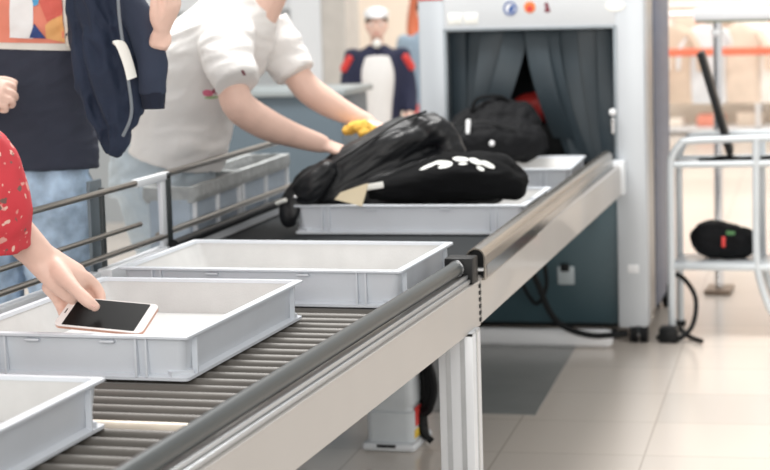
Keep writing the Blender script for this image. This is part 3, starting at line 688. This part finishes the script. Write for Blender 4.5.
b = B(); b.spline([(-1.655, 3.83, 1.21), (-1.612, 3.815, 1.12), (-1.592, 3.81, 1.05), (-1.594, 3.81, .985)], [(.03, .024), (.034, .026), (.034, .026), (.030, .022)], up=(0, 1, 0), seg=20)
b.ball((-1.65, 3.83, 1.17), (.03, .03, .05))
me = blobmesh(b, .004, 3); wrinkle(me, .005, (22, 10, 14), seed=47); link(me, 'jacket_sleeve', mat('navy_sleeve_cloth', (40, 50, 70), .8, 0, .1), nj, angle=70, world=True)
mk('sleeve_cuff', B().loft([(-1.594, 3.81, .99), (-1.594, 3.81, .955)], [(.028, .022), (.024, .018)], seg=20, up=(0, 1, 0)), mat('navy_rib', (20, 28, 46), .9, 0, .2, 60, stretch=(8, 8, .2)), parent=nj, world=True)
b = B(); b.spline([(-1.655, 3.772, 1.095), (-1.645, 3.757, 1.10), (-1.635, 3.757, 1.085), (-1.627, 3.762, 1.055), (-1.622, 3.768, 1.022)], [(.004, .008), (.003, .012), (.003, .014), (.003, .014), (.003, .014)], up=(1, 0, .2), seg=8)
mk('hanging_strap', b, label_w, parent=nj, world=True)
b = B(); b.spline([(-1.648, 3.775, 1.24), (-1.643, 3.765, 1.15), (-1.632, 3.768, 1.03), (-1.630, 3.775, .95), (-1.655, 3.782, .90)], [.0035]*5)
mk('zip_line', b, mat('grey_piping', (120, 128, 136), .6), parent=nj, world=True)

# --- person in a red floral blouse holding the phone
pcn = thing('person', 'person in red floral blouse at left edge, reaching a hand holding phone into tray', 'person', (-2.05, 2.62, 0))
cx, cy = -2.05, 2.62
b = B()
b.limb([(cx, cy, .72), (cx, cy, .84), (cx+.01, cy, .98), (cx+.02, cy, 1.10), (cx+.03, cy, 1.19), (cx+.03, cy, 1.23)], [(.12, .08), (.11, .08), (.12, .085), (.14, .085), (.12, .07), (.055, .045)], up=(1, 0, 0))
b.limb([(cx+.03, cy, 1.21), (cx+.045, cy, 1.28), (cx+.05, cy, 1.31)], [.043, .04, .04])
hd = head_geo(b, V((cx+.06, cy+.01, 1.36)), V((1, .3, -.35)), .95)
b.limb([(cx, 2.47, 1.17), (cx-.02, 2.42, 1.04), (cx, 2.42, .93), (cx+.08, 2.45, .86), (cx+.15, 2.5, .84)], [.044, .038, .035, .03, .022])
hand_geo(b, (cx+.15, 2.5, .84), (.8, .5, -.1), (-.3, 0, 1), 1, curl=.4, k=.88)
# left arm to the phone
b.limb([(-2.0, 2.76, 1.17), (-1.83, 2.79, 1.07), (-1.64, 2.81, .985), (-1.54, 2.85, .92), (-1.484, 2.915, .817), (-1.450, 2.945, .764)], [.038, .036, .036, .036, .033, .0275])
# palm
b.limb([(-1.455, 2.943, .768), (-1.423, 2.95, .74), (-1.398, 2.958, .719), (-1.392, 2.966, .712)], [(.028, .024), (.035, .019), (.038, .0165), (.035, .0125)], up=(.3, -.62, .7), seg=18)
fing = [  # knuckle, middle, end joint, tip
    [(-1.40, 2.962, .735), (-1.383, 2.975, .726), (-1.368, 2.985, .708), (-1.3575, 2.98, .690), (-1.356, 2.966, .677)],
    [(-1.415, 2.958, .727), (-1.397, 2.975, .713), (-1.384, 2.985, .691), (-1.374, 2.968, .672), (-1.366, 2.952, .659)],
    [(-1.43, 2.955, .718), (-1.416, 2.968, .701), (-1.404, 2.976, .681), (-1.393, 2.96, .664), (-1.384, 2.945, .655)],
    [(-1.44, 2.95, .712), (-1.432, 2.96, .696), (-1.426, 2.965, .678), (-1.414, 2.952, .661), (-1.404, 2.94, .653)]]
for f_ in fing: b.limb(f_, [.0118, .0112, .0098, .0088, .0076], seg=12, sub=4)
b.limb([(-1.425, 2.945, .750), (-1.405, 2.932, .737), (-1.374, 2.912, .717), (-1.350, 2.905, .699), (-1.338, 2.911, .687)], [.018, .0165, .0118, .0112, .0088], seg=14, sub=5)
for y in (2.54, 2.70):
    b.limb([(cx, y, .72), (cx+.02, y, .42), (cx, y, .10)], [.08, .055, .034])
    b.limb([(cx-.04, y, .035), (cx+.03, y, .035), (cx+.10, y, .028)], [(.03, .03), (.034, .028), (.028, .018)])
body = blob('body', b, skin, pcn, vox=.0042, sm=2, world=True)
head_extra(pcn, V((cx+.06, cy+.01, 1.36)), *hd, k=.95, long=True)
M_ = Matrix.Translation((-1.3385, 2.9035, .6925)) @ Matrix.Rotation(R(-8), 4, 'Z') @ Matrix.Rotation(R(42), 4, 'Y')
mk('nail', B().ball((0, 0, 0), (.0075, .0055, .0012), M_), nailm, parent=pcn, world=True)
red_f = spots('red_floral_cotton', (208, 60, 70), ((226, 160, 150), (120, 90, 84), (232, 190, 176)), 36, .66)
b = B()
b.spline([(cx, cy, .66), (cx, cy, .84), (cx+.01, cy, .98), (cx+.02, cy, 1.10), (cx+.03, cy, 1.19), (cx+.03, cy, 1.235)], [(.16, .115), (.135, .10), (.14, .105), (.155, .105), (.13, .085), (.055, .045)], up=(1, 0, 0), seg=28)
b.spline([(cx+.01, 2.75, 1.165), (-1.85, 2.79, 1.075), (-1.64, 2.815, 1.0), (-1.525, 2.85, .945), (-1.487, 2.868, .865), (-1.493, 2.885, .790)], [.062, .060, (.070, .066), (.070, .066), (.060, .058), (.050, .052)], sub=6, seg=24)
b.spline([(cx, 2.49, 1.165), (cx-.02, 2.43, 1.05), (cx, 2.42, .95), (cx+.06, 2.44, .88)], [.058, .052, .05, .056], sub=5, seg=20)
me = blobmesh(b, .005, 3); wrinkle(me, .005, (14, 14, 14), seed=51); wrinkle(me, .003, (34, 34, 16), seed=53)
link(me, 'blouse', red_f, pcn, angle=70, world=True)
b = B()
b.spline([(cx, cy, .62), (cx, cy, .72), (cx, cy, .82)], [(.15, .11), (.15, .108), (.12, .09)], up=(1, 0, 0), seg=24)
for y in (2.54, 2.70): b.spline([(cx, y, .72), (cx+.02, y, .42), (cx, y, .085)], [(.085, .09), (.062, .066), (.05, .054)], up=(1, 0, 0), seg=20)
me = blobmesh(b, .007, 3); link(me, 'jeans', mat('dark_denim', (60, 78, 108), .85, 0, .2, 8), pcn, angle=70, world=True)
b = B()
for y in (2.54, 2.70): b.limb([(cx-.05, y, .03), (cx+.03, y, .038), (cx+.11, y, .026)], [(.036, .03), (.038, .036), (.034, .024)])
link(blobmesh(b, .005, 3), 'shoes', whitep, pcn, angle=70, world=True)

# phone
X = V((.168, -.010, -.0095)).normalized(); Yp = V((-.044, .062, .034)); Yp = (Yp-X*Yp.dot(X)).normalized(); Zp = X.cross(Yp)
ph = thing('smartphone', 'white and rose gold smartphone with black screen held above tray', 'phone', (-1.3245, 2.925, .6695))
ph.rotation_euler = Matrix((X, Yp, Zp)).transposed().to_euler()
PL, PW = .163, .078
mk('phone_case', B().loops([rect(PL-.003, PW-.003, -.0042, r=.010), rect(PL, PW, -.003, r=.011), rect(PL, PW, .0015, r=.011)], close=False), mat('rose_gold', (222, 170, 150), .3, .6), ph)
mk('front_glass', B().loops([rect(PL, PW, .0015, r=.011), rect(PL, PW, .0025, r=.011), rect(PL-.002, PW-.002, .0033, r=.010)], close=False), mat('white_glass', (240, 236, 234), .15), ph)
mk('screen', B().loops([rect(.133, .072, .0032, r=.002), rect(.133, .072, .0037, r=.002)], close=False), mat('black_glass', (8, 9, 11), .3, 0, .02, spec=.12), ph)
disc_ = B(); disc_.loft([(.0745, 0, .0030), (.0745, 0, .0036)], [.0052]*2, seg=24, up=(0, 1, 0)); mk('home_button', disc_, mat('button_white', (222, 220, 218), .3), ph)
mk('earpiece', B().box(-.0755, -.0735, -.006, .006, .003, .0036), blackp, ph)

# ------------------------------------------------------------------ storage bins behind the far guard rail
binm = mat('weathered_bin_plastic', (160, 172, 184), .55, 0, .08, 14, bump=.2, bscale=40)
rimm = mat('worn_rim_plastic', (160, 163, 163), .6, 0, .16, 30, bump=.5, bscale=50)
def storage(label, y0, y1, x0):
    t = thing('storage_bin', label, 'bin', (x0-.05, (y0+y1)/2, 0), R(3.2), 'grey storage bins behind the conveyor')
    h = (y1-y0)/2
    b = B(); b.loops([rect(.10, 2*h, .0, r=.01), rect(.115, 2*h, .68, r=.01), rect(.105, 2*h-.01, .68, r=.01), rect(.09, 2*h-.01, .02, r=.01)], close=False); mk('bin_body', b, binm, t)
    b = B()
    b.loops([rect(.13, 2*h, .672, r=.01), rect(.14, 2*h, .685, r=.01), rect(.138, 2*h, .712, r=.01), rect(.10, 2*h-.03, .712, r=.01), rect(.09, 2*h-.03, .672, r=.01)])
    me = bpy.data.meshes.new('bin_rim'); bmesh.ops.recalc_face_normals(b.bm, faces=b.bm.faces); bmesh.ops.subdivide_edges(b.bm, edges=b.bm.edges[:], cuts=3, use_grid_fill=True); b.bm.to_mesh(me); wrinkle(me, .003, (40, 40, 40), seed=y0)
    link(me, 'bin_rim', rimm, t)
    for yy in (-h+.02, 0, h-.02): mk('bin_rib', B().box(.052, .066, yy-.008, yy+.008, 0, .675, .003), mat('pale_rib_plastic', (206, 210, 214), .5), t)
storage('grey ribbed storage bin behind the rail, nearer the camera', 4.50, 4.92, -1.815)
storage('grey ribbed storage bin behind the rail, farther toward scanner', 4.93, 5.42, -1.845)

# ------------------------------------------------------------------ small grey machine with hoses under the conveyor
pu = thing('floor_unit', 'small pale grey moulded floor machine under the conveyor', 'machine', (-1.358, 4.80, 0))
gm = mat('moulded_grey', (206, 212, 216), .45, 0, .05)
b = B(); b.loops([rect(.125, .16, .02, r=.02), rect(.125, .16, .10, r=.02), rect(.116, .15, .105, r=.02), rect(.116, .15, .115, r=.02), rect(.123, .155, .12, r=.02), rect(.116, .15, .215, r=.025), rect(.10, .14, .225, r=.03)], close=False); mk('unit_body', b, gm, pu)
mk('unit_base', B().box(-.072, .072, -.095, .09, 0, .024, .01), mwhite, pu)
b = B(); b.limb([(.02, .0, .22), (.05, .0, .28), (.055, 0, .33)], [(.05, .03), (.04, .025), (.03, .02)]); mk('unit_neck', b, gm, pu)
mk('warning_label', B().box(.062, .064, -.05, .02, .06, .11, .0005), red, pu); mk('warning_label', B().box(.062, .064, -.06, -.01, .03, .052, .0005), mat('label_yellow', (232, 196, 70), .5), pu)
mk('unit_slot', B().box(-.03, .02, -.0965, -.094, .012, .02), blackp, pu)
for k in range(3):
    cable('hose', ['black hose looping beside the small grey floor machine, middle one', 'black hose looping beside the small grey floor machine, outermost', 'black hose looping beside the small grey floor machine, innermost'][(1, 0, 2)[k]],
          [(-1.34, 4.83, .30-.02*k), (-1.30-.012*k, 4.81, .275-.02*k), (-1.262-.016*k, 4.79+.012*k, .21), (-1.252-.018*k, 4.79+.012*k, .15), (-1.268-.012*k, 4.79+.012*k, .095+.012*k), (-1.29, 4.79+.014*k, .08+.012*k), (-1.288, 4.79+.014*k, .04), (-1.262-.01*k, 4.79+.014*k, .012)], .009, blackr, cat='hose', group='hoses of the floor machine')

# ------------------------------------------------------------------ tubular trolley on the right
tube = mat('white_tube', (214, 220, 224), .3, .2, .02)
ct = thing('trolley', 'white tubular trolley with rounded corner and two shelves right of scanner', 'trolley', (-.5, 6.6, 0))
for y in (6.4, 6.62):
    b = B(); b.spline([(-.845, y, .02), (-.845, y, .3), (-.845, y, .56), (-.838, y, .61), (-.812, y, .648), (-.77, y, .66), (-.5, y, .668), (-.2, y, .672)], [.0125]*8, sub=8, seg=14); mk('frame_tube', b, tube, parent=ct, world=True)
    mk('leg', B().spline([(-.565, y, .662), (-.565, y, .30), (-.555, y, .2), (-.52, y, .10), (-.47, y, .05), (-.42, y, .0125)], [.0125]*6, seg=12), tube, parent=ct, world=True)
    mk('leg', B().loft([(-.2, y, 0), (-.2, y, .67)], [.0125]*2, seg=12, up=(0, 1, 0)), tube, parent=ct, world=True)
    mk('shelf_rail', B().loft([(-.84, y, .580), (-.2, y, .588)], [.011]*2, seg=12), tube, parent=ct, world=True)
    mk('leg_foot', B().loft([(-.845, y, 0), (-.845, y, .02)], [.018]*2, seg=16, up=(0, 1, 0)), blackr, parent=ct, world=True)
mk('shelf', B().box(-.84, -.2, 6.41, 6.61, .574, .580, .002), whitep, parent=ct, world=True)
mk('shelf', B().box(-.845, -.2, 6.39, 6.63, .228, .252, .006), tube, parent=ct, world=True)
dvn = thing('computer_monitor', 'thin black flat screen seen edge-on standing on the trolley', 'monitor', (-.69, 6.52, .580), R(5.0))
mk('screen_panel', B().box(-.011, .011, -.11, .11, .0, .35, .003, M=Matrix.Translation((.03, 0, .03)) @ Matrix.Rotation(R(-16), 4, 'Y')), blackp, dvn)
mk('screen_base', B().box(-.04, .09, -.06, .06, 0, .01, .004), blackp, dvn); mk('screen_neck', B().box(.02, .035, -.03, .03, .005, .08, .003), blackp, dvn)
def soft(name, label, cat, loc, parts_, m, seed=0, amp=.006, fr=20):
    b = B()
    for c, r in parts_: b.ball(c, r)
    me = blobmesh(b, .006, 3); wrinkle(me, amp, (fr, fr, fr), seed=seed); o = link(me, name, m, None, angle=70); o.location = V(loc)*S; return tag(o, label, cat)
kb = soft('black_gloves', 'flat black item lying on upper shelf of trolley, under the screen', 'gloves', (-.60, 6.47, .586), [((-.09, 0, .006), (.08, .05, .009)), ((.03, 0, .006), (.09, .05, .010))], blackc, 3, .004)
lb = thing('backpack', 'small black backpack on the lower shelf of the trolley', 'bag', (-.69, 6.52, .252))
b = B(); b.ball((-.03, 0, .065), (.075, .08, .068)); b.ball((.06, 0, .055), (.06, .07, .055)); b.ball((.02, 0, .06), (.08, .07, .06))
me = blobmesh(b, .006, 3); wrinkle(me, .008, (20, 20, 20), seed=5); link(me, 'bag_body', bagc, lb, angle=70)
mk('red_tag', B().box(.008, .02, -.092, -.086, .05, .085, .002), red, lb); mk('green_tag', B().box(.022, .05, -.082, -.074, .09, .102, .002), mat('green_tag', (80, 130, 80), .6), lb)
soft('black_bag', 'upright black bag at right picture edge on the trolley', 'bag', (-.42, 6.52, .252), [((-.02, 0, .08), (.085, .08, .085)), ((.02, 0, .14), (.07, .07, .085))], bagc, 9, .008)
ss = thing('sign_stand', 'chrome post on a foot carrying a long white horizontal bar', 'stand', (-.79, 7.35, 0))
mk('post', B().loft([(0, 0, .01), (0, 0, 1.03)], [.017]*2, seg=18, up=(0, 1, 0)), chrome, ss)
mk('post_foot', B().box(-.05, .05, -.08, .08, 0, .02, .006), mat('brown_metal', (130, 112, 96), .4, .4), ss)
mk('post_collar', B().ball((0, 0, .985), .022), whitep, ss)
mk('crossbar', B().box(-.085, 1.1, -.04, .04, 1.03, 1.078, .008), whitep, ss)
mk('crossbar_edge', B().box(-.078, 1.09, -.035, .035, 1.022, 1.031, .002), mat('edge_olive', (140, 146, 128), .5), ss)

# ------------------------------------------------------------------ counter behind the leaning person
cn = thing('grey_counter', 'slate grey security counter behind the person in white', 'counter', (-2.45, 7.1, 0))
mk('counter_body', B().box(-.42, .30, -.15, .2, 0, .79, .006), mat('slate_counter', (92, 106, 116), .5, 0, .06, 3), cn)
mk('counter_top', B().box(-.44, .32, -.17, .22, .79, .815, .004), mat('counter_top', (150, 158, 160), .4), cn)
mk('kick_plate', B().box(-.41, .29, -.155, -.15, 0, .08), darkm, cn)

# ------------------------------------------------------------------ blurred people and shop behind
def bystander(label, x, y, h, top, bottom, face, extra=None, headm=None):
    t = thing('person', label, 'person', (x, y, 0)); k = h/1.5; f = V(face).normalized(); s_ = f.cross(V((0, 0, 1)))
    P_ = lambda a, c, z: V((x, y, 0))+s_*a*k+f*c*k+V((0, 0, z*k))
    b = B(); b.limb([P_(0, 0, .74), P_(0, 0, .9), P_(0, 0, 1.08), P_(0, 0, 1.2), P_(0, 0, 1.25)], [(.12*k, .08*k), (.11*k, .08*k), (.14*k, .09*k), (.12*k, .07*k), (.05*k, .045*k)], up=f)
    b.limb([P_(0, 0, 1.22), P_(0, .01, 1.32)], [.042*k, .04*k]); hd = head_geo(b, P_(0, .015, 1.39), f, k)
    for sg in (-1, 1):
        b.limb([P_(sg*.15, 0, 1.2), P_(sg*.19, 0, 1.0), P_(sg*.19, .06, .86), P_(sg*.17, .12, .76)], [.045*k, .037*k, .03*k, .022*k], seg=10)
        hand_geo(b, P_(sg*.17, .12, .76), f*.4-V((0, 0, 1)), s_*sg, sg, .4, .9*k)
        b.limb([P_(sg*.08, 0, .76), P_(sg*.09, 0, .42), P_(sg*.09, 0, .1)], [.08*k, .055*k, .036*k])
        b.limb([P_(sg*.09, -.03, .04), P_(sg*.09, .1, .03)], [.035*k, .03*k])
    blob('body', b, skin, t, vox=.011, sm=2, world=True); head_extra(t, P_(0, .015, 1.39), *hd, k=k)
    b = B(); b.spline([P_(0, 0, .72), P_(0, 0, .9), P_(0, 0, 1.08), P_(0, 0, 1.2), P_(0, 0, 1.27)], [(.15*k, .115*k), (.14*k, .11*k), (.165*k, .115*k), (.14*k, .09*k), (.055*k, .05*k)], up=f)
    for sg in (-1, 1): b.limb([P_(sg*.15, 0, 1.2), P_(sg*.19, 0, 1.0), P_(sg*.19, .05, .88)], [.056*k, .05*k, .045*k], seg=12)
    blob('jacket', b, top, t, vox=.010, sm=2, world=True)
    b = B(); b.spline([P_(0, 0, .68), P_(0, 0, .84)], [(.14*k, .1*k)]*2, up=f)
    for sg in (-1, 1): b.limb([P_(sg*.08, 0, .76), P_(sg*.09, 0, .42), P_(sg*.09, 0, .12)], [.088*k, .065*k, .05*k])
    blob('trousers', b, bottom, t, vox=.011, sm=2, world=True)
    if extra: extra(t, P_, k, f, s_)
    return t
def ex1(t, P_, k, f, s_):
    b = B(); b.spline([P_(0, .045, .70), P_(0, .055, .9), P_(0, .06, 1.08), P_(0, .04, 1.2)], [(.085*k, .085*k), (.09*k, .085*k), (.11*k, .085*k), (.09*k, .06*k)], up=f)
    blob('white_front', b, white_cloth, t, vox=.01, world=True)
    b = B(); b.ball(P_(0, -.0, 1.455), (.08*k, .085*k, .05*k)); b.ball(P_(0, .08, 1.44), (.05*k, .06*k, .012*k)); blob('cap', b, whitep, t, vox=.008, world=True)
    for sg in (-1, 1): mk('shoulder_stripe', B().limb([P_(sg*.17, .04, 1.19), P_(sg*.205, .03, 1.13)], [(.028*k, .025*k)]*2), red, parent=t, world=True)
    mk('brooch', B().ball(P_(0, .11, 1.28), .02), label_w, parent=t, world=True)
bystander('blurred person in white cap and navy jacket with red shoulders, facing camera', -2.42, 8.4, 1.10, mat('navy_jacket_far', (36, 40, 66), .8), mat('beige_trousers', (206, 190, 176), .8), (.28, -1, 0), ex1)
bystander('blurred person in pale blue top and orange-red trousers beside the scanner', -2.42, 9.3, 1.14, mat('pale_blue_top', (150, 170, 188), .8), mat('coral_trousers', (226, 96, 92), .8), (.6, -1, 0))
bystander('blurred person in navy and orange far behind at left of scanner', -2.86, 11.4, 1.42, mat('rust_top', (196, 110, 80), .8), mat('navy_trousers', (50, 56, 84), .8), (.3, -1, 0))

# clothes rails and shelves in the shop
def rail(label, x0, x1, y, z, group):
    t = thing('clothes_rail', label, 'clothes rail', ((x0+x1)/2, y, 0)); h = (x1-x0)/2
    mk('top_bar', B().loft([(-h, 0, z), (h, 0, z)], [.014]*2, seg=12), chrome, t)
    for x in (-h, h):
        mk('upright', B().loft([(x, 0, .0), (x, 0, z)], [.014]*2, seg=12, up=(0, 1, 0)), chrome, t); mk('foot_bar', B().box(x-.015, x+.015, -.2, .2, 0, .02, .004), chrome, t)
    return t
garm = [(236, 226, 214), (206, 188, 170), (232, 190, 174), (150, 158, 172), (240, 236, 230), (220, 204, 188), (214, 218, 222), (230, 150, 130), (188, 168, 152)]
gl = ['cream', 'tan', 'salmon', 'slate blue', 'white', 'sand', 'pale grey', 'orange-red', 'taupe']
def garment(x, y, z, i, face_label):
    m = mat('garment_'+gl[i], garm[i], .85)
    t = thing('hanging_shirt', face_label, 'garment', (x, y, z-.5), R(random.uniform(-20, 20)), 'garments on the shop rails')
    b = B(); b.spline([(0, 0, .0), (0, 0, .2), (0, 0, .38), (0, 0, .44)], [(.11, .03), (.10, .035), (.12, .03), (.04, .02)], up=(0, 1, 0), seg=14); mk('garment_body', b, m, t)
    for sg in (-1, 1): mk('garment_sleeve', B().limb([(sg*.10, 0, .39), (sg*.15, 0, .30), (sg*.16, 0, .20)], [(.03, .025), (.032, .022), (.03, .02)], seg=10), m, t)
    mk('hanger_hook', B().spline([(0, 0, .43), (0, 0, .475), (.012, 0, .495), (0, 0, .51)], [.004]*4, seg=6), chrome, t)
pos = ['leftmost', 'second from left', 'third from left', 'fourth from left', 'fifth from left', 'sixth from left', 'rightmost']
rail('chrome clothes rail in the shop, nearer one behind the white bar', -1.75, -.55, 11.0, .98, 0)
rail('chrome clothes rail in the shop, farther one near back wall', -2.0, -.6, 13.2, 1.0, 0)
for i in range(6):
    garment(-1.62+.19*i, 11.0, .98, [4, 1, 6, 5, 4, 8][i], gl[[4, 1, 6, 5, 4, 8][i]]+' garment '+pos[i]+' on the nearer shop rail')
for i in range(6):
    garment(-1.85+.21*i, 13.2, 1.0, [0, 2, 8, 4, 7, 5][i], gl[[0, 2, 8, 4, 7, 5][i]]+' garment '+pos[i]+' on the farther shop rail')
o = mk('red_banner', B().box(-1.9, .2, 10.78, 10.8, .755, .797, .004), mat('banner_coral', (226, 120, 92), .7)); tag(o, 'long coral red banner strip hanging across the front of shop', 'banner')
for x in (-2.28, .88):
    pass
sh2 = thing('shop_shelf', 'low white shop shelf unit with folded clothes in front of back wall', 'shelf', (-.9, 14.9, 0))
for z in (.02, .3, .58): mk('shelf_board', B().box(-1.2, 1.2, -.2, .2, z, z+.03, .004), whitep, sh2)
for x in (-1.2, -.4, .4, 1.17): mk('shelf_upright', B().box(x, x+.03, -.2, .2, 0, .9, .003), whitep, sh2)
k = 0
for z, zn in ((.05, 'bottom'), (.33, 'middle'), (.61, 'top')):
    for j, x in enumerate((-1.95, -1.65, -1.35, -1.05, -.75)):
        i = (k*5+j*2) % 9; k += 1
        o = mk('folded_clothes', B().box(-.1, .1, -.12, .12, 0, .07+.02*(j % 3), .02), mat('garment_'+gl[i], garm[i], .85)); o.location = V((x, 14.88, z))*S
        tag(o, gl[i]+' folded clothes pile on '+zn+' shelf of shop, '+['far left', 'left of centre', 'centre', 'right of centre', 'far right'][j], 'clothes', 'folded clothes on the shop shelf')
